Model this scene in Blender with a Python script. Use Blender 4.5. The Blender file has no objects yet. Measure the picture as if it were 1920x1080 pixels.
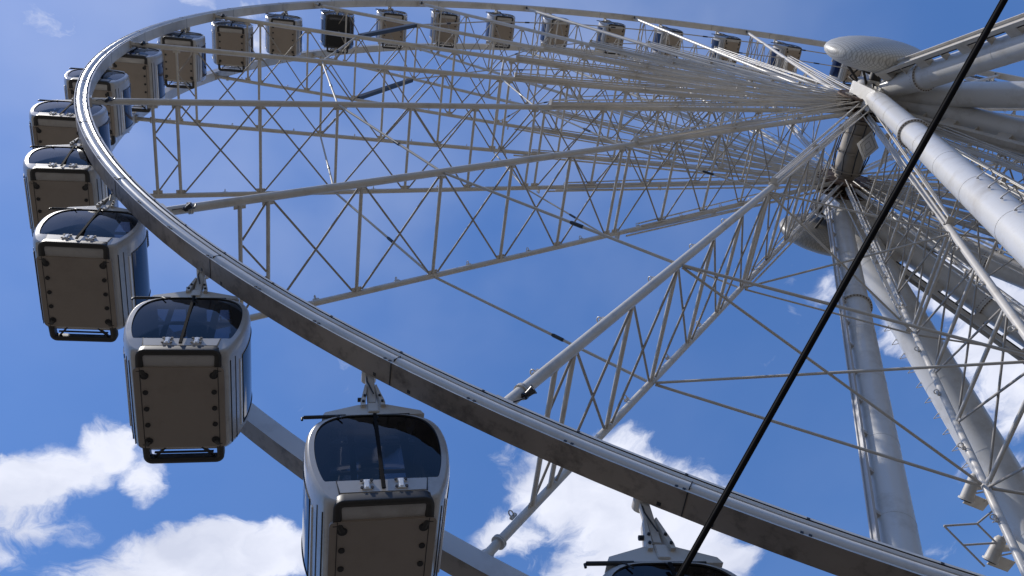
import bpy, bmesh, math, random
from mathutils import Vector, Matrix, Euler
random.seed(7)
S = bpy.context.scene
COL = S.collection
R = math.radians

# ------------------------------------------------------------------ camera
cam = bpy.data.cameras.new('camera')
cam_o = bpy.data.objects.new('camera', cam); COL.objects.link(cam_o)
cam.sensor_width = 36.0
cam.lens = 28.5975
cam.clip_end = 20000.0
ROT = Matrix(((-0.975441656511068, 0.032857759486760674, 0.21779334788843702),
              (0.12377982964536303, 0.8996735062588899, 0.41864798567388334),
              (-0.18218707011176305, 0.43532510814027864, -0.8816461431360918)))
CAM = Vector((20.14424, 6.92886, 1.6))
M4 = ROT.to_4x4(); M4.translation = CAM
cam_o.matrix_world = M4
S.camera = cam_o

# ------------------------------------------------------------------ light
SUN_AZ, SUN_EL = 76.0, 65.0          # azimuth clockwise from +Y, elevation
sd = Vector((math.sin(R(SUN_AZ))*math.cos(R(SUN_EL)), math.cos(R(SUN_AZ))*math.cos(R(SUN_EL)), math.sin(R(SUN_EL))))
sl = bpy.data.lights.new('sun', 'SUN'); sl.energy = 3.4; sl.angle = R(0.5); sl.color = (1.0, 0.95, 0.88)
so = bpy.data.objects.new('sun', sl); COL.objects.link(so)
so.rotation_euler = sd.to_track_quat('Z', 'Y').to_euler(); so.location = (60, 60, 90)

S.view_settings.view_transform = 'Standard'
S.view_settings.look = 'None'
S.view_settings.exposure = 0.24
S.view_settings.gamma = 1.0
S.cycles.max_bounces = 8
S.cycles.transparent_max_bounces = 12

BLOBS = [(-9.038, 0.406, 3.831, -3.255, -12.466, -8.64, 1.3),
 (-16.743, 4.544, 8.341, -9.955, -17.221, -9.716, 1.1),
 (-17.268, -5.797, -0.237, 9.989, -18.931, -17.635, 0.9),
 (-13.074, -1.49, 4.067, 0.631, -16.841, -14.823, 0.8),
 (-12.895, -1.56, 4.197, 0.817, -16.166, -15.358, 0.5),
 (-20.151, -1.917, 5.482, 0.986, -24.974, -22.244, 0.5),
 (-22.932, -11.887, -1.868, 21.129, -26.34, -24.426, 0.7),
 (-6.396, 0.172, 1.336, -0.877, -12.258, -11.306, 1.3),
 (-9.47, 0.027, 0.658, 0.637, -12.863, -12.15, 1.25),
 (-12.144, -0.95, 2.881, 1.514, -26.659, -26.218, 0.75),
 (-5.067, -0.272, 0.944, 0.888, -15.076, -14.996, 1.0),
 (-8.499, 0.1, -3.161, 2.112, -9.045, -6.784, 1.25),
 (-10.834, 5.297, 1.583, -8.574, -14.541, -15.973, 1.1),
 (-10.904, -0.441, -5.383, 3.923, -12.544, -7.997, 1.1),
 (-4.82, 0.971, -1.644, 0.215, -5.878, -5.143, 1.35),
 (-7.924, -0.432, -5.813, 5.186, -11.73, -8.021, 1.0),
 (-4.917, 0.959, -1.611, 0.726, -13.273, -12.904, 1.2),
 (-14.37, 4.024, -1.259, -4.681, -23.153, -18.968, 0.45),
 (-22.43, 2.446, -3.362, 1.324, -29.125, -26.876, 0.5),
 (-8.724, -0.813, -5.535, 8.355, -20.587, -11.908, 0.55),
 (-16.866, 6.276, -11.696, -0.382, -16.718, -9.312, 0.75),
 (-14.813, 5.512, -10.273, -0.588, -17.539, -8.765, 0.55),
 (-7.206, 3.213, -6.096, -0.116, -5.436, -3.073, 1.25),
 (-9.209, 3.779, -7.114, -0.461, -11.697, -5.476, 1.1),
 (-9.919, 4.502, -8.556, -0.017, -9.684, -6.49, 0.75),
 (-9.638, 4.182, -7.915, 0.364, -20.662, -15.988, 0.5),
 (-11.969, 4.772, -8.959, 1.203, -24.806, -23.295, 0.3),
 (-18.222, 5.908, -10.834, -0.93, -24.468, -11.647, 0.42),
 (-22.846, -10.024, 5.718, 9.948, -33.292, -8.93, 0.3),
 (-33.82, -3.257, 9.284, -6.215, -62.647, -9.287, 0.28),
 (-41.744, -4.661, 12.783, -7.638, -79.329, -13.004, 0.2),
 (-25.227, -5.171, 3.113, 3.578, -47.335, -7.187, 0.75),
 (-17.607, 4.843, 2.032, -10.617, -28.872, -4.14, 0.7),
 (-18.08, -0.185, 1.748, -4.633, -45.092, -5.828, 0.55),
 (-27.247, 0.959, 0.074, -4.042, -41.116, -6.293, 0.4),
 (-43.546, -1.291, 5.954, -5.555, -56.506, -8.648, 0.45),
 (-23.756, -33.33, -18.562, 33.836, -16.01, -12.781, 0.14),
 (-49.002, 1.324, 0.962, -0.507, -38.063, -23.145, 0.12),
 (-44.481, 1.688, -0.13, -0.281, -55.138, -35.959, 0.15),
 (-22.571, 0.366, 0.947, -0.151, -44.238, -29.248, 0.12),
 (-9.979, -47.373, -35.122, 21.336, -9.594, 8.668, 0.1),
 (-80.173, 23.851, -43.241, -0.572, -15.662, -7.578, 0.25),
 (-14.286, 4.944, -9.139, -1.316, -20.45, -6.849, 0.15)]


world = bpy.data.worlds.new('World'); S.world = world; world.use_nodes = True
def build_world():
    nt = world.node_tree; N = nt.nodes; L = nt.links
    N.clear()
    out = N.new('ShaderNodeOutputWorld')
    sky = N.new('ShaderNodeTexSky'); sky.sky_type = 'NISHITA'; sky.sun_disc = False
    sky.sun_elevation = R(SUN_EL); sky.sun_rotation = R(SUN_AZ)
    sky.air_density = 1.0; sky.dust_density = 0.2; sky.ozone_density = 2.5; sky.altitude = 20
    bg = N.new('ShaderNodeBackground'); bg.inputs[1].default_value = 0.15
    hs = N.new('ShaderNodeHueSaturation'); hs.inputs['Saturation'].default_value = 1.22; hs.inputs['Hue'].default_value = 0.507
    L.new(sky.outputs[0], hs.inputs['Color']); L.new(hs.outputs[0], bg.inputs[0])
    geo = N.new('ShaderNodeTexCoord')
    sep = N.new('ShaderNodeSeparateXYZ'); L.new(geo.outputs['Generated'], sep.inputs[0])
    def math_(op, a, b=None, c=None, clamp=False):
        n = N.new('ShaderNodeMath'); n.operation = op; n.use_clamp = clamp
        for i, v in enumerate((a, b, c)):
            if v is None: continue
            if isinstance(v, (int, float)): n.inputs[i].default_value = v
            else: L.new(v, n.inputs[i])
        return n.outputs[0]
    z = math_('MAXIMUM', sep.outputs[2], 0.02)
    u = math_('DIVIDE', sep.outputs[0], z); v = math_('DIVIDE', sep.outputs[1], z)
    cmb = N.new('ShaderNodeCombineXYZ'); L.new(u, cmb.inputs[0]); L.new(v, cmb.inputs[1]); cmb.inputs[2].default_value = 1.0
    uv = cmb.outputs[0]
    # warp the coordinates so the cloud outlines curl
    wn = N.new('ShaderNodeTexNoise'); wn.inputs['Scale'].default_value = 11.0; wn.inputs['Detail'].default_value = 5.0
    L.new(uv, wn.inputs['Vector'])
    sub = N.new('ShaderNodeVectorMath'); sub.operation = 'SUBTRACT'; L.new(wn.outputs['Color'], sub.inputs[0]); sub.inputs[1].default_value = (.5, .5, .5)
    scl = N.new('ShaderNodeVectorMath'); scl.operation = 'MULTIPLY'; L.new(sub.outputs[0], scl.inputs[0]); scl.inputs[1].default_value = (.10, .10, 0)
    wadd = N.new('ShaderNodeVectorMath'); wadd.operation = 'ADD'; L.new(uv, wadd.inputs[0]); L.new(scl.outputs[0], wadd.inputs[1])
    wuv = wadd.outputs[0]
    acc = None
    for (a, b, c, d, e, f, w) in BLOBS:
        o = []
        for vec in ((a, b, c), (d, e, f)):
            n = N.new('ShaderNodeVectorMath'); n.operation = 'DOT_PRODUCT'
            L.new(wuv, n.inputs[0]); n.inputs[1].default_value = vec
            o.append(n.outputs['Value'])
        q = math_('MULTIPLY_ADD', o[1], o[1], math_('MULTIPLY', o[0], o[0]))
        m = math_('MULTIPLY_ADD', q, -w, w, False)      # w * (1 - q)
        acc = m if acc is None else math_('SMOOTH_MAX', acc, m, 0.15)
    acc = math_('MAXIMUM', acc, -0.6)
    n1 = N.new('ShaderNodeTexNoise'); n1.inputs['Scale'].default_value = 11.0; n1.inputs['Detail'].default_value = 11.0; n1.inputs['Roughness'].default_value = 0.66
    n1.inputs['Distortion'].default_value = 0.6
    L.new(wuv, n1.inputs['Vector'])
    dens = math_('MULTIPLY_ADD', math_('SUBTRACT', n1.outputs['Fac'], 0.5), 1.8, acc)
    ss = N.new('ShaderNodeMapRange'); ss.interpolation_type = 'SMOOTHERSTEP'
    ss.inputs['From Min'].default_value = 0.14; ss.inputs['From Max'].default_value = 1.0
    L.new(dens, ss.inputs['Value'])
    # body shading of the cloud from a slower noise
    n2 = N.new('ShaderNodeTexNoise'); n2.inputs['Scale'].default_value = 6.0; n2.inputs['Detail'].default_value = 6.0
    L.new(wuv, n2.inputs['Vector'])
    cr = N.new('ShaderNodeValToRGB')
    cr.color_ramp.elements[0].position = 0.34; cr.color_ramp.elements[0].color = (.60, .64, .78, 1)
    cr.color_ramp.elements[1].position = 0.56; cr.color_ramp.elements[1].color = (.80, .83, .95, 1)
    L.new(n2.outputs['Fac'], cr.inputs[0])
    cb = N.new('ShaderNodeBackground'); cb.inputs[1].default_value = 0.92
    L.new(cr.outputs[0], cb.inputs[0])
    # thin veil of high haze, uneven
    n3 = N.new('ShaderNodeTexNoise'); n3.inputs['Scale'].default_value = 3.0; n3.inputs['Detail'].default_value = 4.0
    L.new(uv, n3.inputs['Vector'])
    veil = math_('MULTIPLY', math_('MAXIMUM', math_('SUBTRACT', n3.outputs['Fac'], 0.30), 0.0), 0.55)
    vz = N.new('ShaderNodeMapRange'); vz.interpolation_type = 'SMOOTHSTEP'
    vz.inputs['From Min'].default_value = 0.78; vz.inputs['From Max'].default_value = 0.99; vz.inputs['To Min'].default_value = 0.12; vz.inputs['To Max'].default_value = 1.15
    L.new(sep.outputs[2], vz.inputs['Value'])
    veil = math_('MULTIPLY', veil, vz.outputs[0])
    fac = math_('MAXIMUM', ss.outputs[0], veil)
    # dark band added to the low sky, below about twelve degrees, cutting side light
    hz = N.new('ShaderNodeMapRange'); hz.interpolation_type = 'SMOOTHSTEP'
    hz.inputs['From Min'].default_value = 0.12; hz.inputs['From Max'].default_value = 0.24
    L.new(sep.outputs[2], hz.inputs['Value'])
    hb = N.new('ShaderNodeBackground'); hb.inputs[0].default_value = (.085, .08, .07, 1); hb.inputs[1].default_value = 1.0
    mix = N.new('ShaderNodeMixShader')
    L.new(fac, mix.inputs[0]); L.new(bg.outputs[0], mix.inputs[1]); L.new(cb.outputs[0], mix.inputs[2])
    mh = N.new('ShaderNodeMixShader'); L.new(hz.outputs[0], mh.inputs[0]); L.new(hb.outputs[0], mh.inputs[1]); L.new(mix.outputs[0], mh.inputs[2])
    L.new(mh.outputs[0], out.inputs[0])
build_world()

# ------------------------------------------------------------------ materials
def mat(name, base, rough=0.5, metal=0.0, var=0.0, vscale=3.0, dirt=None, dirt_amt=0.0, dirt_scale=1.2, bump=0.0, bscale=40.0, coat=0.0, spec=0.5, rand=False):
    m = bpy.data.materials.new(name); m.use_nodes = True
    nt = m.node_tree; N = nt.nodes; L = nt.links
    b = N['Principled BSDF']
    b.inputs['Roughness'].default_value = rough; b.inputs['Metallic'].default_value = metal
    b.inputs['Coat Weight'].default_value = coat
    b.inputs['Specular IOR Level'].default_value = spec
    tc = N.new('ShaderNodeTexCoord'); vec = tc.outputs['Object']
    if rand:                       # every copy wears its own dirt
        oi = N.new('ShaderNodeObjectInfo'); ad = N.new('ShaderNodeVectorMath'); ad.operation = 'MULTIPLY_ADD'
        L.new(oi.outputs['Random'], ad.inputs[0]); ad.inputs[1].default_value = (37, 53, 71); L.new(vec, ad.inputs[2]); vec = ad.outputs[0]
    n = N.new('ShaderNodeTexNoise'); n.inputs['Scale'].default_value = vscale; n.inputs['Detail'].default_value = 6.0
    L.new(vec, n.inputs['Vector'])
    mx = N.new('ShaderNodeMix'); mx.data_type = 'RGBA'
    k0 = [max(0, c*(1-var)) for c in base]; k1 = [min(1, c*(1+var)) for c in base]
    mx.inputs['A'].default_value = (*k0, 1); mx.inputs['B'].default_value = (*k1, 1)
    L.new(n.outputs['Fac'], mx.inputs['Factor'])
    col = mx.outputs['Result']
    if dirt:
        d = N.new('ShaderNodeTexNoise'); d.inputs['Scale'].default_value = dirt_scale; d.inputs['Detail'].default_value = 10.0; d.inputs['Roughness'].default_value = .7
        L.new(vec, d.inputs['Vector'])
        r = N.new('ShaderNodeMapRange'); r.inputs['From Min'].default_value = .50; r.inputs['From Max'].default_value = .74
        r.inputs['To Max'].default_value = dirt_amt
        L.new(d.outputs['Fac'], r.inputs['Value'])
        m2 = N.new('ShaderNodeMix'); m2.data_type = 'RGBA'
        L.new(r.outputs[0], m2.inputs['Factor']); L.new(col, m2.inputs['A']); m2.inputs['B'].default_value = (*dirt, 1)
        col = m2.outputs['Result']
        rr = N.new('ShaderNodeMath'); rr.operation = 'MULTIPLY_ADD'; L.new(d.outputs['Fac'], rr.inputs[0]); rr.inputs[1].default_value = .25; rr.inputs[2].default_value = max(0.0, rough-.1)
        L.new(rr.outputs[0], b.inputs['Roughness'])
    L.new(col, b.inputs['Base Color'])
    if bump:
        bn = N.new('ShaderNodeTexNoise'); bn.inputs['Scale'].default_value = bscale; bn.inputs['Detail'].default_value = 4
        L.new(tc.outputs['Object'], bn.inputs['Vector'])
        bp = N.new('ShaderNodeBump'); bp.inputs['Strength'].default_value = bump; bp.inputs['Distance'].default_value = .01
        L.new(bn.outputs['Fac'], bp.inputs['Height']); L.new(bp.outputs[0], b.inputs['Normal'])
    return m

def glass(name, tint, refl=0.03):
    m = bpy.data.materials.new(name); m.use_nodes = True
    nt = m.node_tree; N = nt.nodes; L = nt.links; N.clear()
    o = N.new('ShaderNodeOutputMaterial'); t = N.new('ShaderNodeBsdfTransparent'); t.inputs[0].default_value = (*tint, 1)
    g = N.new('ShaderNodeBsdfGlossy'); g.inputs['Roughness'].default_value = refl
    tc = N.new('ShaderNodeTexCoord'); n = N.new('ShaderNodeTexNoise'); n.inputs['Scale'].default_value = 2.2
    L.new(tc.outputs['Object'], n.inputs['Vector'])
    bp = N.new('ShaderNodeBump'); bp.inputs['Strength'].default_value = .12; bp.inputs['Distance'].default_value = .05
    L.new(n.outputs['Fac'], bp.inputs['Height']); L.new(bp.outputs[0], g.inputs['Normal'])
    f = N.new('ShaderNodeFresnel'); f.inputs[0].default_value = 1.62
    mx = N.new('ShaderNodeMixShader'); L.new(f.outputs[0], mx.inputs[0]); L.new(t.outputs[0], mx.inputs[1]); L.new(g.outputs[0], mx.inputs[2])
    L.new(mx.outputs[0], o.inputs[0])
    return m

M = {}
M['white'] = mat('white_steel_paint', (.55, .515, .46), .36, var=.07, vscale=1.3, dirt=(.27, .22, .16), dirt_amt=.55, dirt_scale=1.6)
M['brace'] = mat('brace_paint', (.33, .30, .26), .6, var=.08, vscale=1.5, dirt=(.2, .17, .13), dirt_amt=.5, dirt_scale=1.6, spec=.3)
M['tie'] = mat('tie_paint', (.47, .435, .38), .6, var=.06, vscale=1.5, spec=.2)
M['axle'] = mat('axle_steel_shaded', (.27, .235, .195), .55, var=.25, vscale=3)  # base colour darkened to carry the shade around the axle
M['rim'] = mat('rim_paint', (.60, .585, .56), .30, var=.06, vscale=1.0, dirt=(.30, .27, .23), dirt_amt=.6, dirt_scale=1.1, coat=.2)
M['outer_shade'] = mat('rim_outer_shade_grime', (.26, .215, .175), .5, var=.25, vscale=2.0, dirt=(.06, .045, .035), dirt_amt=1.0, dirt_scale=2.3)  # outer rim face: grime and stains, base also darkened for the shade underneath
M['groove'] = mat('rim_groove', (.05, .048, .046), .6, var=.3, vscale=4)
M['leg'] = mat('leg_paint', (.62, .605, .575), .32, var=.06, vscale=.6, dirt=(.38, .34, .28), dirt_amt=.75, dirt_scale=.9, coat=.2)
M['rust'] = mat('rusty_bracket', (.13, .085, .058), .8, var=.5, vscale=9, bump=.5)
M['dark'] = mat('black_steel', (.022, .021, .021), .45, var=.3, vscale=8)
M['rubber'] = mat('black_rubber', (.014, .013, .013), .55, var=.3, vscale=20, bump=.2)
M['matte'] = mat('matte_black', (.011, .010, .010), .85, var=.3, vscale=12, spec=.12)
M['bumper'] = mat('bumper_paint', (.027, .024, .021), .5, var=.2, vscale=6)
M['floor'] = mat('gondola_floor', (.285, .238, .195), .55, var=.05, vscale=1.5, dirt=(.17, .14, .115), dirt_amt=.4, dirt_scale=1.6, rand=True)
M['shell'] = mat('gondola_shell', (.43, .405, .375), .22, var=.04, vscale=2, dirt=(.27, .24, .20), dirt_amt=.7, dirt_scale=2.5, coat=.35, rand=True)
M['panel'] = mat('grey_panel', (.46, .44, .42), .4, var=.06, vscale=3, dirt=(.3, .27, .23), dirt_amt=.4)
M['inner'] = mat('cabin_lining', (.42, .41, .40), .6, var=.1)
M['seat'] = mat('seat_leather', (.035, .034, .036), .5, var=.2)
M['glass'] = glass('tinted_glass', (.20, .21, .26))
M['roof_glass'] = glass('roof_glass', (.45, .47, .50))
M['side'] = mat('blue_film_glass', (.006, .012, .040), .08, var=.35, vscale=1.4, spec=.3)
M['letter'] = mat('white_lettering', (.62, .64, .66), .5, var=.05)
M['cleat'] = mat('white_cleat', (.84, .83, .81), .3, var=.03)
M['black_floor'] = mat('black_floor', (.010, .010, .010), .35, var=.2)
M['black_shell'] = mat('black_shell', (.05, .05, .055), .2, var=.1, coat=.4)
M['ground'] = mat('pale_ground', (.19, .165, .125), .85, var=.25, vscale=.35, dirt=(.10, .11, .06), dirt_amt=.7, dirt_scale=.03, bump=.4, bscale=8)
M['lamp'] = mat('lamp_housing', (.02, .02, .022), .4, var=.2)

def lit_panel():
    m = mat('light_panel_plastic', (.85, .84, .82), .35)
    N = m.node_tree.nodes; L = m.node_tree.links
    t = N.new('ShaderNodeBsdfTranslucent'); t.inputs[0].default_value = (.85, .84, .82, 1)
    x = N.new('ShaderNodeMixShader'); x.inputs[0].default_value = .45
    L.new(N['Principled BSDF'].outputs[0], x.inputs[1]); L.new(t.outputs[0], x.inputs[2]); L.new(x.outputs[0], N['Material Output'].inputs[0])
    return m
M['lit'] = lit_panel()
def dome_mat(base, line_c):
    m = mat('lattice_dome', base, .42, var=.05, vscale=3, dirt=(.33, .29, .23), dirt_amt=.5)
    N = m.node_tree.nodes; L = m.node_tree.links; b = N['Principled BSDF']
    src = b.inputs['Base Color'].links[0].from_socket
    tc = N.new('ShaderNodeTexCoord'); sp = N.new('ShaderNodeSeparateXYZ'); L.new(tc.outputs['Object'], sp.inputs[0])
    def line(axis, freq, w):
        a = N.new('ShaderNodeMath'); a.operation = 'MULTIPLY'; L.new(sp.outputs[axis], a.inputs[0]); a.inputs[1].default_value = freq
        f = N.new('ShaderNodeMath'); f.operation = 'FRACT'; L.new(a.outputs[0], f.inputs[0])
        g = N.new('ShaderNodeMath'); g.operation = 'LESS_THAN'; L.new(f.outputs[0], g.inputs[0]); g.inputs[1].default_value = w
        return g.outputs[0]
    mxm = N.new('ShaderNodeMath'); mxm.operation = 'MAXIMUM'
    L.new(line(0, 9.0, .25), mxm.inputs[0]); L.new(line(2, 9.0, .25), mxm.inputs[1])
    mm = N.new('ShaderNodeMix'); mm.data_type = 'RGBA'; L.new(mxm.outputs[0], mm.inputs['Factor']); L.new(src, mm.inputs['A']); mm.inputs['B'].default_value = (*line_c, 1)
    L.new(mm.outputs['Result'], b.inputs['Base Color'])
    return m
M['dome'] = dome_mat((.56, .54, .49), (.36, .34, .30))
M['dome_shaded'] = dome_mat((.27, .245, .205), (.20, .185, .155))  # darker copy of the dome: shade on the far cover put into its colour

# ------------------------------------------------------------------ mesh builder
class MB:
    def __init__(s): s.v = []; s.f = []; s.sm = []; s.mi = []
    def add(s, vs, fs, smooth=False, mi=0):
        o = len(s.v); s.v += [tuple(x) for x in vs]
        for f in fs: s.f.append(tuple(i+o for i in f)); s.sm.append(smooth); s.mi.append(mi)
    def tube(s, a, b, r, r2=None, n=10, mi=0, caps=True):
        a = Vector(a); b = Vector(b); r2 = r if r2 is None else r2
        d = (b-a).normalized(); x = d.orthogonal().normalized(); y = d.cross(x)
        vs = []
        for p, q in ((a, r), (b, r2)):
            for i in range(n):
                t = 2*math.pi*i/n; vs.append(p+(x*math.cos(t)+y*math.sin(t))*q)
        s.add(vs, [(i, (i+1) % n, n+(i+1) % n, n+i) for i in range(n)], True, mi)
        if caps:
            s.add(vs[:n], [tuple(range(n))[::-1]], False, mi); s.add(vs[n:], [tuple(range(n))], False, mi)
    def path(s, pts, r, n=8, mi=0, closed=False):
        pts = [Vector(p) for p in pts]; m = len(pts)
        vs = []; up = None
        for i, p in enumerate(pts):
            if closed: d = pts[(i+1) % m]-pts[i-1]
            else: d = pts[min(i+1, m-1)]-pts[max(i-1, 0)]
            d.normalize()
            if up is None: up = d.orthogonal().normalized()
            x = (up-d*up.dot(d)).normalized(); up = x; y = d.cross(x)
            rr = r[i] if isinstance(r, (list, tuple)) else r
            for k in range(n):
                t = 2*math.pi*k/n; vs.append(p+(x*math.cos(t)+y*math.sin(t))*rr)
        fs = []
        for i in range(m if closed else m-1):
            j = (i+1) % m
            for k in range(n): fs.append((i*n+k, i*n+(k+1) % n, j*n+(k+1) % n, j*n+k))
        s.add(vs, fs, True, mi)
        if not closed: s.add(vs[:n], [tuple(range(n))[::-1]], False, mi); s.add(vs[-n:], [tuple(range(n))], False, mi)
    def box(s, c, size, X=None, Y=None, Z=None, mi=0, bev=0.0):
        c = Vector(c); X = Vector(X or (1, 0, 0)); Y = Vector(Y or (0, 1, 0)); Z = Vector(Z or (0, 0, 1))
        hx, hy, hz = size[0]/2, size[1]/2, size[2]/2
        if bev <= 0:
            vs = [c+X*(hx*i)+Y*(hy*j)+Z*(hz*k) for i in (-1, 1) for j in (-1, 1) for k in (-1, 1)]
            s.add(vs, [(0, 1, 3, 2), (4, 6, 7, 5), (0, 4, 5, 1), (2, 3, 7, 6), (0, 2, 6, 4), (1, 5, 7, 3)], False, mi)
        else:
            bm = bmesh.new(); bmesh.ops.create_cube(bm, size=1)
            for v in bm.verts: v.co = Vector((v.co.x*size[0], v.co.y*size[1], v.co.z*size[2]))
            bmesh.ops.bevel(bm, geom=bm.edges[:], offset=bev, segments=2, affect='EDGES')
            bm.verts.index_update()
            s.add([c+X*v.co.x+Y*v.co.y+Z*v.co.z for v in bm.verts], [[q.index for q in f.verts] for f in bm.faces], False, mi)
            bm.free()
    def bar(s, a, b, w, h, up=(0, 0, 1), mi=0, bev=0.0):
        a = Vector(a); b = Vector(b); d = (b-a); l = d.length; d.normalize(); up = Vector(up)
        z = (up-d*up.dot(d)).normalized(); y = z.cross(d)
        s.box((a+b)/2, (l, w, h), d, y, z, mi, bev)
    def prism(s, poly, a, b, smooth=False, mi=0):
        # poly: list of 3d points, extruded by vector from a to b
        n = len(poly); d = Vector(b)-Vector(a)
        vs = [Vector(p)+Vector(a) for p in poly]+[Vector(p)+Vector(a)+d for p in poly]
        s.add(vs, [tuple(range(n))[::-1], tuple(range(n, 2*n))], False, mi)
        s.add(vs, [(i, (i+1) % n, n+(i+1) % n, n+i) for i in range(n)], smooth, mi)
    def disc(s, c, axis, r, h, n=12, mi=0):
        c = Vector(c); a = Vector(axis).normalized(); s.tube(c-a*h/2, c+a*h/2, r, n=n, mi=mi)
    def torus(s, c, axis, R0, r, n=12, m=5, mi=0):
        c = Vector(c); a = Vector(axis).normalized(); x = a.orthogonal().normalized(); y = a.cross(x)
        s.path([c+(x*math.cos(2*math.pi*i/n)+y*math.sin(2*math.pi*i/n))*R0 for i in range(n)], r, m, mi, True)
    def mesh(s, name, mats):
        me = bpy.data.meshes.new(name); me.from_pydata(s.v, [], s.f); me.update()
        me.polygons.foreach_set('use_smooth', s.sm); me.polygons.foreach_set('material_index', s.mi)
        for m in (mats if isinstance(mats, (list, tuple)) else [mats]): me.materials.append(m)
        bm = bmesh.new(); bm.from_mesh(me); bmesh.ops.recalc_face_normals(bm, faces=bm.faces); bm.to_mesh(me); bm.free()
        return me
    def build(s, name, mats, parent=None):
        return link(name, s.mesh(name, mats), parent)

def link(name, data, parent=None):
    o = bpy.data.objects.new(name, data); COL.objects.link(o)
    if parent: o.parent = parent
    return o
def tag(o, label=None, cat=None, group=None, kind=None):
    if label: o['label'] = label
    if cat: o['category'] = cat
    if group: o['group'] = group
    if kind: o['kind'] = kind
    return o
def copy_tree(o, parent=None):
    c = o.copy(); COL.objects.link(c)
    if parent: c.parent = parent
    for ch in list(o.children): copy_tree(ch, c)
    return c

# ------------------------------------------------------------------ layout
HZ = 30.1126                  # axle height
TH0 = -48.2093                # angle of spoke 0 in the wheel plane
STEP = 360.0/21
NR, FR = 1.245, -1.245          # middle of the near and far rims along the axle
YN, YF = 1.2756, -1.2756      # chord ends at the rims
HN, HF = 1.5359, -1.3117      # chord ends at the axle
RP = 27.2006                  # radius of the gondola pivots
def ang(k): return R(TH0+STEP*k)
def wp(k, r, y): return Vector((r*math.cos(ang(k)), y, r*math.sin(ang(k))))
def chy(r, near): return (HN+(YN-HN)*r/27.0) if near else (HF+(YF-HF)*r/27.0)

M['bounce_cut_patch'] = mat('bounce_cut_dark', (.055, .050, .045), .85, var=.3, vscale=.6, dirt=(.03, .03, .025), dirt_amt=.8, dirt_scale=.3, bump=.4, bscale=12)
# ground
g = MB(); g.add([(-3000, -3000, 0), (3000, -3000, 0), (3000, 3000, 0), (-3000, 3000, 0)], [(0, 1, 2, 3)])
tag(g.build('ground', M['ground']), kind='structure')
g = MB(); g.add([(-6, -22, .004), (44, -22, .004), (44, 24, .004), (-6, 24, .004)], [(0, 1, 2, 3)])  # unseen dark sheet added to keep ground bounce off the low gondolas
tag(g.build('bounce_cut_patch', M['bounce_cut_patch']), kind='structure')

# ================================================================== wheel
wheel = link('ferris_wheel', None)
wheel.location = (0, 0, HZ)
tag(wheel, 'giant white steel ferris wheel with lattice spokes and two round rims', 'ferris wheel')

def make_rim(near):
    s = 1 if near else -1
    # cross-section (radius, y offset towards the outside of the wheel)
    ro, ri, hw = 27.33, 27.0, .175
    P = [(ro, -hw), (ro, hw), (ro-.022, hw), (ro-.026, hw-.02), (ro-.034, hw-.02), (ro-.040, hw-.012)]
    for i in range(9):        # rounded middle band
        t = i/8; rr = ro-.046-.150*t
        P.append((rr, hw-.014+.040*math.sin(math.pi*t)**.7))
    P += [(ro-.204, hw-.016), (ro-.208, hw-.03), (ro-.216, hw-.03), (ro-.222, hw-.004), (ro-.252, hw+.008), (ro-.274, hw-.004), (ro-.280, hw-.028), (ro-.290, hw-.028), (ro-.296, hw), (ri, hw), (ri, -hw)]
    n = len(P); segs = 252; b = MB(); vs = []
    for i in range(segs):
        a = 2*math.pi*i/segs
        for (r, y) in P: vs.append((r*math.cos(a), s*(abs(NR)+y), r*math.sin(a)))
    groove = {2, 3, 15, 16, 20, 21, 22}
    b.v += vs
    for j in range(n):
        for i in range(segs):
            i2 = (i+1) % segs
            b.f.append((i*n+j, i*n+(j+1) % n, i2*n+(j+1) % n, i2*n+j)); b.sm.append(True)
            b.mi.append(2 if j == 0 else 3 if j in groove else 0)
    # bolts: pairs on both edges of the outside face, splice seams
    for i in range(21*6):
        a = R(TH0)+2*math.pi*i/126+R(.6)
        for da, rr, yy in ((-.0016, ro-.032, hw-.012), (.0016, ro-.032, hw-.012), (0, ri+.026, hw-.012)):
            c = Vector((rr*math.cos(a+da), s*(abs(NR)+yy), rr*math.sin(a+da)))
            X = Vector((math.cos(a), 0, math.sin(a))); T = Vector((-math.sin(a), 0, math.cos(a)))
            b.box(c, (.032, .036, .034), X, (0, 1, 0), T, mi=1)
    for i in range(42):
        a = R(TH0)+2*math.pi*(i+.38)/42
        X = Vector((math.cos(a), 0, math.sin(a))); T = Vector((-math.sin(a), 0, math.cos(a)))
        b.box(X*(ro+.002)+Vector((0, s*abs(NR), 0)), (.006, 2*hw-.02, .014), X, (0, 1, 0), T, mi=1)
        b.box(X*(ri-.002)+Vector((0, s*abs(NR), 0)), (.006, 2*hw-.02, .014), X, (0, 1, 0), T, mi=1)
        b.box(X*(ro-.12)+Vector((0, s*(abs(NR)+hw+.001), 0)), (.13, .055, .012), X, (0, 1, 0), T, mi=1)
        # small hand holes on the outer face
        for q in (-.012, .010):
            c = Vector((math.cos(a+q), 0, math.sin(a+q)))
            b.box(c*(ro+.001)+Vector((0, s*(abs(NR)-.12), 0)), (.004, .05, .05), c, (0, 1, 0), Vector((-math.sin(a+q), 0, math.cos(a+q))), mi=1)
    me = b.mesh('rim', [M['rim'], M['dark'], M['outer_shade'], M['groove']])
    bm = bmesh.new(); bm.from_mesh(me); bmesh.ops.recalc_face_normals(bm, faces=bm.faces)
    # sharp edges where the profile turns
    for e in bm.edges:
        if len(e.link_faces) == 2 and e.calc_face_angle(0) > R(25): e.smooth = False
    bm.to_mesh(me); bm.free()
    return link('rim', me, wheel)
make_rim(True); make_rim(False)

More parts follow.
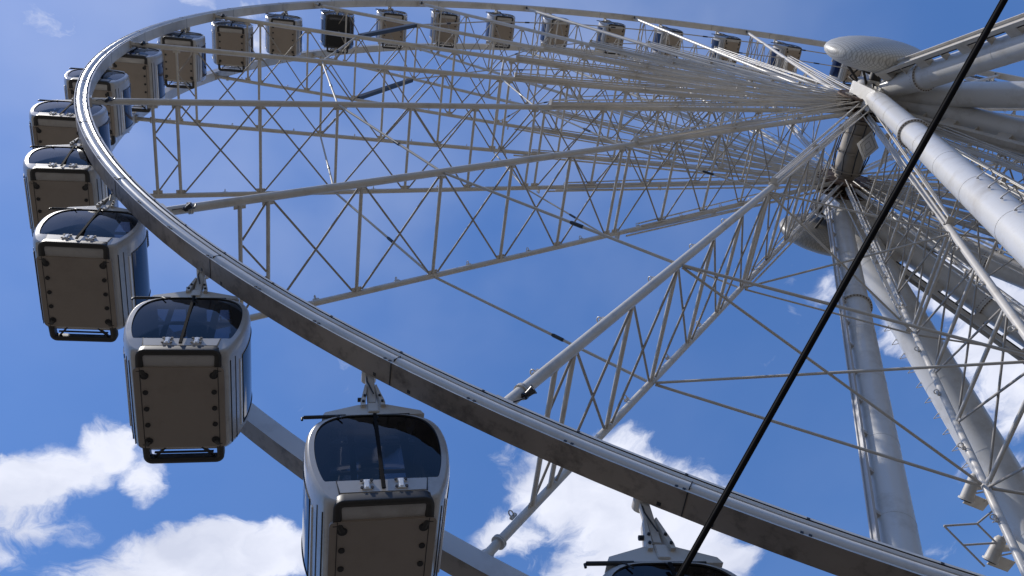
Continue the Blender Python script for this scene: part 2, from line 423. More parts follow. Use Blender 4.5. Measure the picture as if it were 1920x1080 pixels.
# ---- spokes: one planar lattice, copied 21 times round the hub
PAN = [25.55, 24.97, 22.85, 20.72, 18.55, 16.48, 14.42, 14.08, 11.9, 9.7, 7.5, 5.3]
def sp(r, near, off=0.0): return Vector((r, chy(r, near), 0))
def make_spoke():
    b = MB()
    rn, rf = .086, .072
    b.tube(sp(26.99, True), sp(1.05, True), rn, n=14)
    b.tube(sp(26.99, False), sp(1.05, False), rf, n=14)
    # clamps where the chords meet the rims
    for near in (True, False):
        b.box(sp(26.97, near), (.05, .24, .24), mi=0)
        b.tube(sp(26.53, near), sp(26.505, near), .112, n=20); b.tube(sp(26.495, near), sp(26.47, near), .112, n=20)
        for q in (-1, 1): b.prism([Vector((26.95, 0, q*.07)), Vector((26.95, 0, q*.15)), Vector((26.72, 0, q*.07))], (0, chy(27, near)-.01, 0), (0, chy(27, near)+.01, 0))
    # parallel tubes that fan out from the inner panel point to the hub
    for i, (y0, y1, t0, t1) in enumerate(((.10, .16, .05, .10), (.16, .30, -.03, -.10), (.21, .44, .05, .14), (.13, .50, -.07, -.18), (.04, .10, .10, .34), (.08, .36, -.11, -.36))):
        b.tube((13.9, chy(13.9, True)+y0, t0), (1.0, HN+y1, t1), .024, n=8)
    b.tube((13.6, chy(13.6, False)-.10, -.10), (1.0, HF-.14, -.16), .030, n=8)
    b.tube((13.2, chy(13.2, False)-.12, .08), (1.0, HF-.30, .16), .026, n=8)
    b.tube((12.9, chy(12.9, False)+.10, -.05), (1.0, HF+.16, -.12), .024, n=8)
    b.tube((12.9, chy(12.9, False)+.13, .07), (1.0, HF+.30, .12), .024, n=8)
    for r in (13.9, 9.0, 5.0):
        b.box((r, chy(r, True)+.10, 0), (.035, .30, .16))
        b.box((r, chy(r, False)-.06, 0), (.035, .24, .16))
    # plates at the panel points and rigging lugs midway
    for i, r in enumerate(PAN):
        for near, s in ((True, -1), (False, 1)):
            c = sp(r, near)+Vector((0, s*.10, 0))
            b.box(c, (.24, .12, .016), mi=0)
            if i and r < 25 and i != 7:
                q = sp(r+.95, near)+Vector((0, s*.02, .11))
                b.box(q, (.14, .04, .05)); b.torus(q+Vector((0, s*.03, .045)), (1, 0, 0.2), .05, .012, 10, 5)
    root = b.build('spoke', [M['white'], M['rust']], wheel)
    # posts across, and crossed bracing in every bay
    for r in PAN:
        p = MB(); p.tube(sp(r, True)-Vector((0, .06, 0)), sp(r, False)+Vector((0, .05, 0)), .042 if r > 8 else .034, n=10)
        p.build('strut', M['white'], root)
    def brace(a, c, rad=.024):
        d = (c-a).normalized(); p = MB(); p.tube(a+d*.07, c-d*.07, rad, n=8); p.build('brace', M['brace'], root)
    def mid(r, t): return sp(r, True).lerp(sp(r, False), t)
    zz = [mid(PAN[1], .02), mid(PAN[0], .34), mid(PAN[1], .64), mid(PAN[0], .96)]
    for i in range(3): brace(zz[i], zz[i+1], .022)
    for i in list(range(1, 6))+list(range(7, 11)):
        r0, r1 = PAN[i]-.07, PAN[i+1]+.07
        brace(sp(r0, True)+Vector((0, -.05, .012)), sp(r1, False)+Vector((0, .05, .012)))
        brace(sp(r0, False)+Vector((0, .05, -.036)), sp(r1, True)+Vector((0, -.05, -.036)))
    # floodlight clamped on the near chord beside the rim
    p = MB(); c = sp(26.62, True)+Vector((0, .02, -.13))
    p.box(c+Vector((0, .02, .02)), (.07, .07, .09), bev=.01)
    p.tube(c+Vector((-.01, .04, 0)), c+Vector((-.09, .10, -.04)), .04, .058, n=12)
    p.path([c+Vector((.02, .0, .02)), c+Vector((.10, .06, -.03)), c+Vector((.18, .05, .0)), c+Vector((.26, 0, .10))], .010, 6)
    p.path([c+Vector((-.02, .04, .0)), c+Vector((-.12, .05, -.08)), c+Vector((.24-.44, .08, .05))], .010, 6)
    p.build('floodlight', M['lamp'], root)
    return root
sp0 = make_spoke()
sp0.rotation_euler = (0, -ang(0), 0)
spokes = [sp0]
for k in range(1, 21):
    c = copy_tree(sp0, wheel); c.rotation_euler = (0, -ang(k), 0); spokes.append(c)

# ---- ties from spoke to spoke at two radii
def tie(a, c, rad, name='tie_rod', tb=True):
    d = (c-a).normalized(); p = MB(); p.tube(a+d*.10, c-d*.10, rad, n=8)
    o = p.build(name, M['tie'], wheel)
    if not tb: return o
    q = MB(); m = a.lerp(c, .38)
    q.tube(m-d*.13, m+d*.13, rad*1.35, n=8); q.tube(m-d*.16, m-d*.13, rad*1.15, n=8); q.tube(m+d*.13, m+d*.16, rad*1.15, n=8)
    q.build('turnbuckle', M['dark'], o)
    return o
for k in range(21):
    for r in (20.72, 14.42):
        for near in (True, False):
            a = wp(k, r, chy(r, near)); c = wp(k+1, r, chy(r, near))
            if k in (4, 18) and r > 20:
                p = MB(); p.bar(a.lerp(c, .05), a.lerp(c, .95), .16, .22, wp(k+.5, 1, 0))
                p.build('tie_beam', M['dark'], wheel)
            else: tie(a, c, .032 if r > 20 else .026, tb=k not in (19, 20))
for r in (20.72, 14.42):
    for near in (True, False):
        tie(wp(-1, r, chy(r, near)), wp(0, r, chy(r, not near)), .028, tb=False)

# ---- hub
h = MB()
h.tube((0, -2.5, 0), (0, 2.5, 0), .40, n=28)
h.tube((0, -1.0, 0), (0, 1.2, 0), .52, n=28)
for y in (-.85, -.1, .65, 1.05): h.tube((0, y-.03, 0), (0, y+.03, 0), .60, n=28)
for a in range(0, 360, 40):
    h.path([(.56*math.cos(R(a)), -.95, .56*math.sin(R(a))), (.66*math.cos(R(a+8)), -.2, .66*math.sin(R(a+8))), (.58*math.cos(R(a+3)), 1.1, .58*math.sin(R(a+3)))], .025, 6, 1)
hub = h.build('hub', [M['axle'], M['dark']], wheel)
for y0, y1 in ((HN-.12, HN+.55), (HF-.40, HF+.12)):
    p = MB()
    for y in (y0, y1): p.tube((0, y-.03, 0), (0, y+.03, 0), 1.18, n=48)
    p.tube((0, y0, 0), (0, y1, 0), .62, n=28)
    for k in range(42):
        a = 2*math.pi*k/42
        for y in (y0, y1):
            p.disc((1.09*math.cos(a), y, 1.09*math.sin(a)), (0, 1, 0), .03, .10, 6)
        if k % 2 == 0: p.box((.92*math.cos(a), (y0+y1)/2, .92*math.sin(a)), (.5, y1-y0-.08, .02), (math.cos(a), 0, math.sin(a)), (0, 1, 0), (-math.sin(a), 0, math.cos(a)))
    p.build('flange', M['rust'], hub)
# diamond light panel
p = MB()
dc = Vector((.10, .42, -.95))
dn_ = Vector((.45, .22, -.87)).normalized(); dX = Vector((1, 0, .517)).normalized(); dY = dn_.cross(dX).normalized(); dX = dY.cross(dn_)
def rhomb(sx, sy, t, z):
    return [dc+dn_*z+dX*sx, dc+dn_*z+dY*sy, dc+dn_*z-dX*sx, dc+dn_*z-dY*sy]
def rh_frame(sx, sy, w, z, t, mi):
    o = rhomb(sx, sy, 0, z); i_ = rhomb(sx-w, sy-w*1.4, 0, z); up = dn_*t
    vs = o+i_+[v+up for v in o]+[v+up for v in i_]
    fs = []
    for k in range(4):
        j = (k+1) % 4
        fs += [(k, j, 4+j, 4+k), (8+k, 12+k, 12+j, 8+j), (k, 8+k, 8+j, j), (4+k, 4+j, 12+j, 12+k)]
    p.add(vs, fs, False, mi)
p.prism(rhomb(.40, .58, 0, 0), (0, 0, 0), dn_*.03, mi=0)
rh_frame(.40, .58, .05, .03, .03, 0); rh_frame(.30, .435, .03, .03, .025, 1); rh_frame(.24, .345, .05, .03, .03, 0); rh_frame(.14, .20, .025, .03, .02, 1)
p.build('light_panel', [M['lit'], M['panel']], hub)
# lens shaped covers beyond both ends of the axle
for yc in (3.68, -3.66):
    b = MB(); n, mrow = 64, 14; vs = []
    for i in range(mrow+1):
        t = math.pi*i/mrow
        for k in range(n):
            a = 2*math.pi*k/n; rr = 1.95*abs(math.sin(t))
            vs.append((.22*(yc > 0)+rr*math.cos(a), yc+.62*math.cos(t), rr*math.sin(a)))
    fs = [(i*n+k, i*n+(k+1) % n, (i+1)*n+(k+1) % n, (i+1)*n+k) for i in range(mrow) for k in range(n)]
    b.add(vs, fs, True)
    o = b.build('hub_cover', M['dome'] if yc > 0 else M['dome_shaded'], wheel)
    q = MB()
    s = 1 if yc > 0 else -1
    for a in (20, 140, 200, 260, 330):
        q.tube((1.2*math.cos(R(a)), yc-s*.46, 1.2*math.sin(R(a))), (.35*math.cos(R(a)), s*2.4, .35*math.sin(R(a))), .05, n=8)
    q.tube((0, s*2.3, 0), (0, yc-s*.5, 0), .22, n=16)
    q.build('cover_frame', M['bumper'], o)

# ================================================================== gondolas
OUT = [(0, .93), (.30, .935), (.47, .96), (.62, 1.02), (.735, 1.12), (.81, 1.27), (.845, 1.45), (.852, 1.64), (.84, 1.84), (.812, 2.04), (.764, 2.24), (.70, 2.42), (.64, 2.54), (.575, 2.60), (.49, 2.625), (.25, 2.63), (0, 2.63)]
def dense(pts, k=3):
    # Catmull-Rom through the half outline
    out = []
    P = [(-pts[1][0], pts[1][1])]+pts+[(-pts[-2][0], pts[-2][1])]
    for i in range(1, len(P)-2):
        for j in range(k):
            t = j/k; r = []
            for c in (0, 1):
                p0, p1, p2, p3 = P[i-1][c], P[i][c], P[i+1][c], P[i+2][c]
                r.append(.5*((2*p1)+(-p0+p2)*t+(2*p0-5*p1+4*p2-p3)*t*t+(-p0+3*p1-3*p2+p3)*t**3))
            out.append((max(0, r[0]), r[1]))
    out.append(pts[-1]); return out
HALF = dense(OUT)
FULL = HALF+[(-x, d) for x, d in HALF[-2:0:-1]]      # closed loop
YC = .10                                             # cabin middle along the axle
SC = 1.75                                            # depth the end rings shrink towards
FS = .13                                             # the end away from the viewer is shorter
def fy(y): return y+FS if y < -.5 else y
def ring(y, s, dz=0.0): return [Vector((x*s, YC+fy(y), -(SC+(d-SC)*s)+dz)) for x, d in FULL]
def make_gondola():
    root = link('gondola', None)
    base = Vector((0, YC, -2.66))
    def P(mb, name, mats, parent=None):
        mb.v = [tuple(Vector(v)-base) for v in mb.v] if parent is None or True else mb.v
        return mb.build(name, mats, parent or root)
    n = len(FULL)
    # --- shell with open ends for the two end windows
    b = MB()
    rings = [ring(-.885, .94), ring(-.875, .965), ring(-.84, .985), ring(-.77, 1.0), ring(.76, 1.0), ring(.84, .985), ring(.875, .965), ring(.885, .94)]
    vs = [v for r_ in rings for v in r_]
    top = [FULL[k][1] < 1.0 and FULL[(k+1) % n][1] < 1.0 for k in range(n)]       # glazed roof panel
    b.v += vs
    for i in range(len(rings)-1):
        for k in range(n):
            b.f.append((i*n+k, i*n+(k+1) % n, (i+1)*n+(k+1) % n, (i+1)*n+k)); b.sm.append(True); b.mi.append(3 if i == 3 and top[k] else 0)
    DB = 2.26
    def wring(s, y, sc): return [Vector((x*sc, YC+fy(s*y), -min(SC+(d-SC)*(sc if d > SC else sc+.055), DB))) for x, d in FULL]
    for s in (-1, 1):
        e = ring(s*.885, .94); w = wring(s, .892, .87)
        b.add(e+w, [(k, (k+1) % n, n+(k+1) % n, n+k) for k in range(n)], True, 0)
        w2 = wring(s, .86, .855); b.add(w+w2, [(k, (k+1) % n, n+(k+1) % n, n+k) for k in range(n)], True, 2)
    # inner lining
    r1, r2 = ring(-.83, .93), ring(.83, .93)
    b.add(r1+r2, [(k, (k+1) % n, n+(k+1) % n, n+k) for k in range(n) if not top[k]], True, 1)
    for y in (-.45, 0, .45): b.bar((-.56, YC+y, -1.0), (.56, YC+y, -1.0), .05, .03, mi=0)
    # dark seam lines along the sides and round the ends
    for s in (-1, 1):
        for (x, d) in ((.705, 2.40), (.652, 2.52)):
            b.bar((s*(x+.003), YC-.69, -d), (s*(x+.003), YC+.69, -d), .012, .014, (s, 0, -.4), mi=2)
        b.path([v+Vector((0, s*.004, 0)) for v in ring(s*.845, .962)], .006, 4, 2, True)
    shell = P(b, 'shell', [M['shell'], M['inner'], M['rubber'], M['roof_glass']])
    # --- end windows
    for s in (-1, 1):
        b = MB(); w = wring(s, .874, .866); c = Vector((0, YC+fy(s*.935), -1.72))
        m = [v.lerp(c, .5)+Vector((0, s*.022, 0)) for v in w]
        b.add(w+m+[c], [(k, (k+1) % n, n+(k+1) % n, n+k) for k in range(n)]+[(n+k, n+(k+1) % n, 2*n) for k in range(n)], True)
        win = P(b, 'window', M['glass'])
        b = MB()
        b.bar((0, YC+fy(s*.945), -1.04), (0, YC+fy(s*.925), -2.46), .046, .02, (0, s, 0), mi=0, bev=.006)
        b.bar((.30, YC+fy(s*.80), -1.05), (.30, YC+fy(s*.80), -2.24), .07, .03, (0, s, 0), mi=0)
        b.bar((-.34, YC+fy(s*.80), -1.05), (-.34, YC+fy(s*.80), -2.24), .10, .03, (0, s, 0), mi=0)
        P(b, 'mullion', M['matte'], win)
        # grey apron plate under the window with its two lifting cleats
        b = MB()
        q = [(-.50, 2.28), (.50, 2.28), (.47, 2.47), (-.47, 2.47)]
        b.prism([Vector((x, YC+fy(s*.886), -d)) for x, d in q], (0, 0, 0), (0, s*.014, 0), mi=0)
        for x in (-.505, .505): b.bar((x, YC+fy(s*.893), -2.26), (x*.95, YC+fy(s*.893), -2.48), .012, .012, (0, s, 0), mi=1)
        ap = P(b, 'apron', [M['panel'], M['rubber']])
        for x in (-.20, .18):
            b = MB()
            b.box((x, YC+fy(s*.915), -2.365), (.06, .04, .15), mi=0, bev=.012)
            for dx in (-.045, .045):
                for dd in (2.305, 2.425):
                    b.bar((x, YC+fy(s*.912), -dd), (x+dx*1.3, YC+fy(s*.912), -dd), .034, .02, (0, s, 0), mi=0)
                    b.disc((x+dx*1.2, YC+fy(s*.922), -dd), (0, 1, 0), .020, .014, 8, mi=1)
            P(b, 'cleat', [M['cleat'], M['rubber']], ap)
        # bumper loop
        b = MB()
        yb_ = .80 if s > 0 else .86
        half = [(.50, .60)]+[(.43+.07*math.cos(R(90*i/6)), yb_+.07*math.sin(R(90*i/6))) for i in range(7)]
        loop = half+[(-x, y) for x, y in half[::-1]]
        for (d0, hgt, wd) in ((2.565, .14, .095),):
            prof = []
            for i, (x, y) in enumerate(loop):
                dd = d0 if y > .75 else 2.60
                prof.append(Vector((x, YC+s*y, -dd)))
            nrm = []
            for i in range(len(prof)):
                t = (prof[min(i+1, len(prof)-1)]-prof[max(i-1, 0)]).normalized(); o = Vector((0, 0, 1)).cross(t).normalized(); nrm.append(o)
            vs = []
            for p, o in zip(prof, nrm):
                for (u, v) in ((-.5, -.5), (-.5, -.35), (-.5, .35), (-.35, .5), (.35, .5), (.5, .35), (.5, -.35), (.35, -.5)):
                    vs.append(p+o*(u*wd)+Vector((0, 0, v*hgt)))
            m = 8
            b.add(vs, [(i*m+k, i*m+(k+1) % m, (i+1)*m+(k+1) % m, (i+1)*m+k) for i in range(len(prof)-1) for k in range(m)], True, 0)
            b.add(vs[:m], [tuple(range(m))], False, 0); b.add(vs[-m:], [tuple(range(m))], False, 0)
        for x in (-.444, .444):
            b.path([(x*1.12, YC+s*.62, -2.60), (x*1.06, YC+s*.60, -2.66), (x, YC+s*.536, -2.665)], .035, 8, 0)
            b.disc((x, YC+s*.536, -2.665), (0, 0, 1), .055, .03, 12, 1)
            b.bar((x*.55, YC+s*.70, -2.60), (x*.92, YC+s*.90, -2.56), .03, .04, mi=0)
        b.bar((-.40, YC+s*.80, -2.585), (.40, YC+s*.80, -2.585), .02, .03, mi=0)
        P(b, 'bumper', [M['bumper'], M['rubber']])
    # --- floor pan with bolt rows
    b = MB(); hw, hl, rr = .585, .66, .06; pts = []
    for cx, cy, a0 in ((hw-rr, hl-rr, 0), (-hw+rr, hl-rr, 90), (-hw+rr, -hl+rr, 180), (hw-rr, -hl+rr, 270)):
        for i in range(5): a = R(a0+90*i/4); pts.append(Vector((cx+rr*math.cos(a), YC+cy+rr*math.sin(a), -2.668)))
    b.prism(pts, (0, 0, 0), (0, 0, .036), False, 0)
    for x in (-.444, .444):
        for i in range(5):
            y = YC-.536+1.072*i/4
            b.disc((x, y, -2.672), (0, 0, 1), .036, .022, 12, 1)
    b.bar((-.50, YC-.66, -2.669), (-.50, YC+.66, -2.669), .008, .006, mi=1); b.bar((.50, YC-.66, -2.669), (.50, YC+.66, -2.669), .008, .006, mi=1)
    P(b, 'floor_pan', [M['floor'], M['rubber']])
    # --- side windows in dark blue film, with a column of small white lettering
    idx = [i for i, (x, d) in enumerate(HALF) if 1.10 <= d <= 2.20 and x > .5]
    for s in (-1, 1):
        b = MB(); vs = []
        ys = [-.58, -.54, .54, .58]
        for y in ys:
            for i in idx:
                x, d = HALF[i]
                t = (d-1.10)/1.10
                yy = y*(1-.0*t)
                e = .004 if abs(y) < .56 else .001
                vs.append((s*(x+e), YC+yy, -d))
        m = len(idx)
        b.add(vs, [(i*m+k, i*m+k+1, (i+1)*m+k+1, (i+1)*m+k) for i in range(3) for k in range(m-1)], True, 0)
        b.path([(s*(HALF[i][0]+.004), YC-.58, -HALF[i][1]) for i in idx], .009, 6, 1); b.path([(s*(HALF[i][0]+.004), YC+.58, -HALF[i][1]) for i in idx], .009, 6, 1)
        for i in (idx[0], idx[-1]): b.path([(s*(HALF[i][0]+.004), YC-.58, -HALF[i][1]), (s*(HALF[i][0]+.004), YC+.58, -HALF[i][1])], .009, 6, 1)
        sw = P(b, 'side_window', [M['side'], M['rubber']])
        b = MB(); rnd = random.Random(5)
        y = -.46
        while y < .44:                                # illegible in the photograph: a line of small strokes
            w = rnd.uniform(.018, .034)
            if rnd.random() > .16:
                for dd in ((-.022, .0) if rnd.random() > .4 else (-.012, .018)):
                    i = min(range(len(HALF)), key=lambda q: abs(HALF[q][1]-(1.98+dd)) + (10 if HALF[q][0] < .5 else 0))
                    x0 = .796+(2.04-(1.98+dd))*.22
                    b.box((s*(x0+.008), YC+y, -(1.98+dd)), (.004, w*.55, .016 if dd else .024), mi=0)
            y += w+.014
        P(b, 'lettering', M['letter'], sw)
        # sliding door sill below the window
        b = MB(); b.bar((s*.763, YC-.56, -2.255), (s*.763, YC+.56, -2.255), .05, .022, (s, 0, -.3), mi=0, bev=.006)
        P(b, 'door_sill', M['cleat'])
        # louvred vent near the roof
        b = MB(); b.box((s*.735, YC+.40, -1.075), (.10, .34, .12), mi=0, bev=.01)
        for i in range(9): b.box((s*.787, YC+.26+.035*i, -1.075), (.012, .012, .10), mi=1)
        P(b, 'vent', [M['shell'], M['rubber']])
    # --- benches inside
    for s in (-1, 1):
        b = MB(); b.box((s*.45, YC, -2.18), (.34, 1.30, .10), bev=.03); b.box((s*.63, YC, -1.86), (.10, 1.30, .55), Vector((1, 0, s*.12)), (0, 1, 0), Vector((-s*.12, 0, 1)), bev=.03); b.box((s*.42, YC, -2.42), (.22, 1.2, .36))
        P(b, 'bench', M['seat'])
    # --- hanger arms at both ends, hung from the rims
    for s, yy in ((1, .93), (-1, -.90)):
        b = MB(); yo = yy+s*.02
        b.bar((0, yy-s*.03, -.66), (0, yo+s*.05, .06), .11, .11, (1, 0, 0), mi=0, bev=.012)
        b.tube((0, yo-s*.08, 0), (0, s*1.08, 0), .10, n=20)
        b.path([(.03, yo+s*.066, .0), (.045, yo+s*.07, -.25), (-.02, yo+s*.07, -.55)], .010, 6, 1)
        for q in (-1, 1):
            b.prism([Vector((q*.05, 0, -.34)), Vector((q*.075, 0, -.32)), Vector((q*.155, 0, -.72)), Vector((q*.155, 0, -.80)), Vector((q*.10, 0, -.80)), Vector((q*.09, 0, -.70))], (0, yy-.085, 0), (0, yy+.085, 0), mi=0)
            b.disc((q*.095, yy+s*.09, -.60), (0, 1, 0), .018, .03, 8, 1); b.disc((q*.12, yy+s*.09, -.73), (0, 1, 0), .018, .03, 8, 1)
        b.disc((.14, yy, -.56), (1, 0, 0), .03, .08, 8, 1)
        arm = P(b, 'hanger_arm', [M['white'], M['rubber']])
        b = MB(); ye = yy-s*.06
        poly = [Vector((-.64, 0, -.965)), Vector((-.60, 0, -.885)), Vector((-.18, 0, -.735)), (.0, 0, -.715), Vector((.18, 0, -.735)), Vector((.60, 0, -.885)), Vector((.64, 0, -.965))]
        b.prism([Vector(p) for p in poly], (0, ye-.10, 0), (0, ye+.10, 0), mi=0)
        b.box((0, ye+s*.11, -.82), (.14, .03, .20), mi=0, bev=.01)
        P(b, 'roof_beam', M['white'])
    # long beam joining both hangers over the roof
    b = MB(); b.box((0, YC, -.90), (.30, 1.5, .05), bev=.01); P(b, 'roof_spine', M['white'])
    # black rod with a hook along the roof edge
    b = MB(); yr = YC+.86
    b.path([(.88, yr, -1.03), (.88, yr, -.985), (.86, yr, -.975), (-.45, yr, -.955)], .016, 8, 0)
    b.tube((.86, yr, -.975), (.35, yr, -.965), .024, n=8)
    for x in (.5, .05): b.path([(x, yr, -.96), (x-.04, yr+.03, -1.0), (x-.10, yr+.06, -1.10)], .010, 6, 0)
    P(b, 'roof_rod', M['rubber'])
    return root
RT2 = 'rubber'

gp = make_gondola()
BASE = Vector((0, YC, -2.66))
VIS = [-.25]+[.25+.5*i for i in range(22)]
SWING = {-.25: -.06, .25: .0388, .75: .0245, 1.25: -.0284, 1.75: .0827}
LAB = {
 -.25: 'white gondola at bottom edge, only its roof and hanger showing beside the black cable',
 .25: 'largest white gondola, wide dark window above a brown floor cut by the bottom edge',
 .75: 'white gondola showing its whole brown floor and both black bumpers, just below the near rim',
 1.25: 'white gondola with lettered dark blue side, overlapped by the one showing both bumpers',
 1.75: 'white gondola half behind the rim, directly above the one with lettered blue side',
 2.25: 'white gondola crossed by the leftmost rim bend, third above the one showing both bumpers',
 2.75: 'white gondola mostly behind the brightest rim bend, level with the horizontal spoke tube',
 3.25: 'white gondola just inside the upper left rim bend, its side bright white',
 3.75: 'white gondola under the upper left rim with a spoke tube across its floor',
 4.25: 'white gondola with clear bolted brown floor, second left of the black gondola',
 4.75: 'white gondola with bolted brown floor, immediately left of the black gondola',
 5.25: 'only black gondola, with black shell and black floor under the top rim',
 5.75: 'white gondola immediately right of the black gondola, behind a dark tie beam',
 6.25: 'small white gondola second to the right of the black gondola',
 6.75: 'small white gondola third to the right of the black gondola',
 7.25: 'small white gondola fourth to the right of the black gondola',
 7.75: 'small white gondola fifth to the right of the black gondola',
 8.25: 'small distant gondola fourth to the left of the round hub cover',
 8.75: 'small distant gondola third to the left of the round hub cover',
 9.25: 'small distant gondola second left of the round hub cover, behind white spokes',
 9.75: 'distant gondola tucked under the left edge of the round hub cover',
 10.25: 'distant gondola hidden behind the hub cover and the leg heads',
 10.75: 'distant gondola hidden behind the thick near legs right of the hub',
}
gondolas = {}
for i, k in enumerate(VIS):
    o = gp if i == 0 else copy_tree(gp)
    b = SWING.get(k, .03+.012*math.sin(i*2.3))
    m = Matrix.Rotation(b, 4, 'Y')
    o.rotation_euler = (0, b, 0)
    o.location = wp(k, RP, 0)+Vector((0, 0, HZ))+(m @ BASE)
    tag(o, LAB[k], 'gondola', 'gondolas hanging round the wheel')
    gondolas[k] = o
# the black gondola
for ch in list(gondolas[5.25].children):
    nm = ch.name.split('.')[0]
    if nm in ('shell', 'floor_pan', 'apron', 'door_sill'):
        ch.material_slots[0].link = 'OBJECT'; ch.material_slots[0].material = M['black_floor'] if nm == 'floor_pan' else M['black_shell']

# ================================================================== support towers
def leg_parts(root, hubpt, foot, r, tray=None, rungs=None, fl=(9.8, 18.6, 26.5), slim=False):
    A = Vector(hubpt); B = Vector(foot); d = (B-A).normalized(); L = (B-A).length
    b = MB()
    b.tube(A+d*1.0, A+d*2.6, r*.80, r, n=40); b.tube(A+d*2.6, B, r, n=48)
    b.box(B+Vector((0, 0, .06)), (r*3, r*3, .12), bev=.02)
    leg = b.build('leg', M['leg'], root)
    t = 3.6
    w_ = MB()
    while t < L-.5: w_.tube(A+d*t, A+d*(t+.03), r+.005, n=40); t += 2.7
    w_.build('weld_band', M['leg'], leg)['kind'] = 'stuff'
    for t in fl:
        q = MB(); c = A+d*t
        for o in (-.035, .035): q.tube(c+d*(o-.03), c+d*(o+.03), r+.075, n=48)
        x = d.orthogonal().normalized(); y = d.cross(x)
        for i in range(30):
            a = 2*math.pi*i/30; pp = c+(x*math.cos(a)+y*math.sin(a))*(r+.045)
            q.tube(pp-d*.10, pp+d*.10, .019, n=6, mi=1)
        q.build('flange_ring', [M['leg'], M['rust']], leg)
    if tray is not None:
        u = (Vector(tray)-d*Vector(tray).dot(d)).normalized(); w = d.cross(u)
        q = MB()
        t0, t1 = 1.4, L-1.0
        k = .45 if slim else 1.0
        q.bar(A+d*t0+u*(r+.34*k), A+d*t1+u*(r+.34*k), .30*k, .05, u)
        for sgn in (-1, 1): q.bar(A+d*t0+u*(r+.40*k)+w*(sgn*.16*k), A+d*t1+u*(r+.40*k)+w*(sgn*.16*k), .03, .16*k, u)
        t = t0+.2; i = 0
        while t < t1:
            c = A+d*t+u*(r+.15*k)
            q.box(c, (.10 if slim else .03 if i % 2 else .42, .26*k, .36*k), d, w, u)
            t += 1.4 if slim else .95; i += 1
        q.build('cable_tray', M['panel'] if slim else M['white'], leg)
        q = MB()
        for j in range(3): q.tube(A+d*t0+u*(r+.24*k)+w*(.07*k*(j-1)), A+d*t1+u*(r+.24*k)+w*(.07*k*(j-1)), .028*k+.004, n=6)
        q.build('cable', M['rubber'], leg)
    if rungs is not None:
        u = (Vector(rungs)-d*Vector(rungs).dot(d)).normalized(); w = d.cross(u)
        q = MB(); t = 17.4 if rungs[2] < 0 else 6.2
        stp = .85 if rungs[2] < 0 else .62
        while t < L-2:
            c = A+d*t+u*(r-.01)
            q.path([c-w*.16, c-w*.16+u*.04, c+u*.22+d*.03, c+w*.16+u*.04, c+w*.16], .014, 6)
            for s_ in (-1, 1): q.box(c+w*(.16*s_)+u*.01, (.05, .05, .02), d, w, u)
            t += stp
        q.build('rung', M['panel'], leg)['kind'] = 'stuff'
    return leg
def tower(label, s, legs):
    root = link('support_tower', None); root.location = (0, s*2.2, 0)
    tag(root, label, 'support tower', 'towers carrying the wheel axle')
    hubp = Vector((0, 0, HZ))
    b = MB()
    b.tube((0, -.55, HZ), (0, .55, HZ), .62, n=32)
    b.box((-.25, 0, HZ-.75), (1.5, .9, .9), bev=.06)
    b.tube((0, -.62, HZ), (0, -.5, HZ), .80, n=32)
    for x in (-.75, .55):
        b.prism([Vector((x, 0, HZ+.5)), Vector((x+.04, 0, HZ+.5)), Vector((x+.35*(1 if x > 0 else -1), 0, HZ-1.5)), Vector((x, 0, HZ-1.5))], (0, -.4, 0), (0, .4, 0))
    b.build('bearing_block', M['leg'], root)
    b = MB()
    b.box((.62, -.30, HZ+.1), (.5, .5, .55), bev=.03); b.tube((.55, -.7, HZ+.1), (.55, -.1, HZ+.1), .17, n=16)
    b.path([(.3, .2, HZ+.2), (.7, .5, HZ+.6), (.2, .8, HZ+.9), (-.5, .6, HZ+.4)], .05, 8)
    b.path([(-.3, .2, HZ-.3), (.5, .5, HZ-.7), (.6, .1, HZ-1.1)], .04, 8)
    b.build('drive_motor', M['bumper'], root)
    for (foot, r, tray, rungs, fl, slim) in legs:
        leg_parts(root, hubp, Vector((foot[0], foot[1]-s*2.2, 0)), r, tray, rungs, fl, slim)
    return root
near_tower = tower('near white tubular support tower whose thick legs spread from the hub over the camera', 1, [
    ((15.3, 3.85), .35, None, (.42, .54, -.71), (9.7, 23.5), False),
    ((-.2, 16.1), .46, (.7, .25, .6), None, (2.9, 11.6, 20.4), False),
    ((-12.6, 10.0), .44, None, None, (6.5, 15.0, 23.5), False),
    ((-14.6, 2.6), .44, (0, -.2, -1), None, (6.5, 15.0, 23.5), False)])
far_tower = tower('far white tubular support tower seen through the spokes, with floodlights on one leg', -1, [
    ((15.3, -3.98), .40, (1, .35, -.1), None, (9.8, 24.5), True),
    ((-1.2, -15.1), .66, None, (.68, -.68, .26), (25.0,), False),
    ((-12.1, -8.8), .46, (.55, -.6, -.55), None, (7.1, 15.0, 23.5), False),
    ((-15.2, -2.8), .42, None, None, (6.2, 15.0, 23.5), False)])

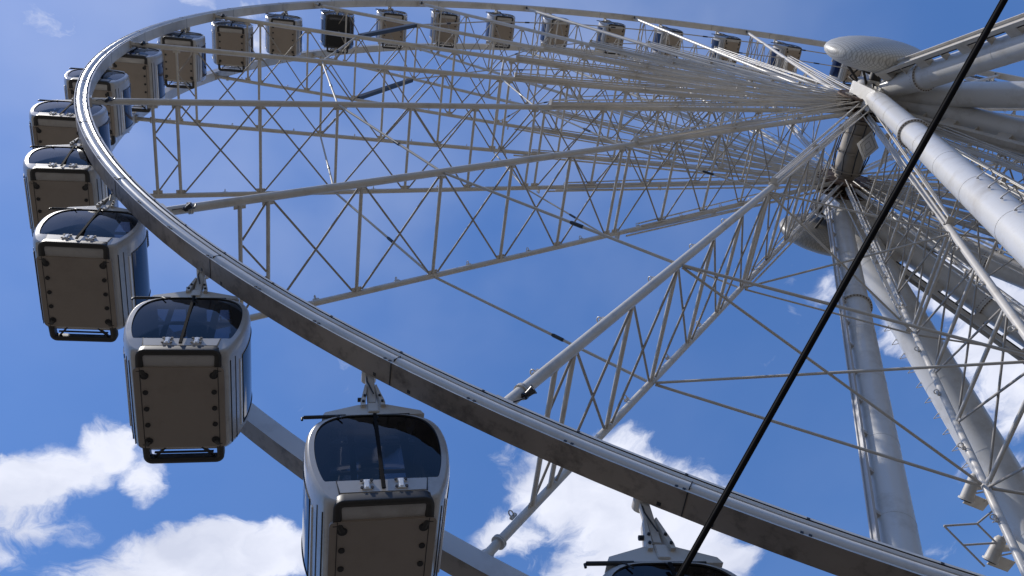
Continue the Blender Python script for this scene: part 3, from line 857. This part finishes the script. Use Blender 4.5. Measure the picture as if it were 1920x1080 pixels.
# floodlights and their railed perch on the far leg
def perch():
    off = Vector((0, 2.2, 0))
    f1t, f1b = Vector((0.50, -7.167, 18.63)), Vector((0.73, -7.795, 18.39))
    f2t, f2b = Vector((0.40, -8.246, 17.071)), Vector((0.66, -8.812, 16.866))
    for t, b_ in ((f1t, f1b), (f2t, f2b)):
        d = (b_-t).normalized(); q = MB()
        q.tube(t-d*.05, b_, .17, .20, n=20); q.tube(t-d*.16, t-d*.05, .10, .17, n=20); q.tube(b_-d*.06, b_, .235, n=20); q.tube(b_, b_+d*.03, .17, n=20, mi=1)
        q.bar(t.lerp(b_, .4), t.lerp(b_, .4)+Vector((-.75, .05, .0)), .16, .12)
        q.bar(t.lerp(b_, .9), t.lerp(b_, .9)+Vector((-.75, -.25, -.1)), .40, .03)
        for k in (-1, 1): q.bar(t.lerp(b_, .5)+Vector((.0, 0, .19*k)), t.lerp(b_, .5)+Vector((-.5, .1, .19*k)), .05, .02)
        o = q.build('floodlight', [M['white'], M['lamp']], far_tower); o.location = off
    P = {'br': Vector((0.30, -7.60, 17.74)), 'k1': Vector((0.99, -7.921, 17.492)), 'c1': Vector((2.105, -7.978, 17.514)), 'k2': Vector((0.571, -8.243, 17.009)), 'c2': Vector((1.683, -8.295, 17.032)), 'c3': Vector((1.207, -8.652, 16.518)), 'br2': Vector((0.10, -8.05, 17.2))}
    q = MB()
    for a, c in (('br', 'k1'), ('k1', 'c1'), ('c1', 'c2'), ('c2', 'c3'), ('k1', 'k2'), ('k2', 'c2'), ('k2', 'br2')):
        q.tube(P[a], P[c], .032, n=8)
    o = q.build('railing', M['panel'], far_tower); o.location = off
perch()

# ================================================================== cables
def ray(px, py):
    v = ROT @ Vector(((px-960)/1525.198, -(py-540)/1525.198, -1)); return v.normalized()
# overhead cable strung above the viewer's side of the wheel
a = CAM+ray(1884, 0)*9.3; c = CAM+ray(1276, 1080)*8.6
d = (c-a).normalized()
p0, p1 = a-d*22, c+d*16
pts = []
for i in range(41):
    t = i/40; q = p0.lerp(p1, t); q.z -= .35*(4*t*(1-t)-1)*0
    pts.append(q)
b = MB(); b.path(pts, .028, 12); b.path([p+Vector((.010, .017, .030)) for p in pts], .009, 6)
tag(b.build('overhead_cable', M['matte']), 'thick black cable stretched diagonally across the front of the wheel', 'cable')
# power cable that sags out from the hub along the near legs
b = MB()
h = [Vector((-.1, 2.55, HZ-.25)), Vector((-.9, 2.35, HZ-1.6)), Vector((-1.7, 2.45, HZ-3.1)), Vector((-2.8, 2.6, HZ-5.2)), Vector((-4.6, 3.0, HZ-8.6)), Vector((-9.5, 4.2, HZ-18)), Vector((-14.0, 4.6, .6))]
dense_pts = []
for i in range(len(h)-1):
    for j in range(6): dense_pts.append(h[i].lerp(h[i+1], j/6))
dense_pts.append(h[-1])
b.path(dense_pts, [min(.10, .03+.02*i) for i in range(len(dense_pts))], 8)
tag(b.build('power_cable', M['rubber']), 'sagging black power cable running from the hub between the near legs', 'cable')
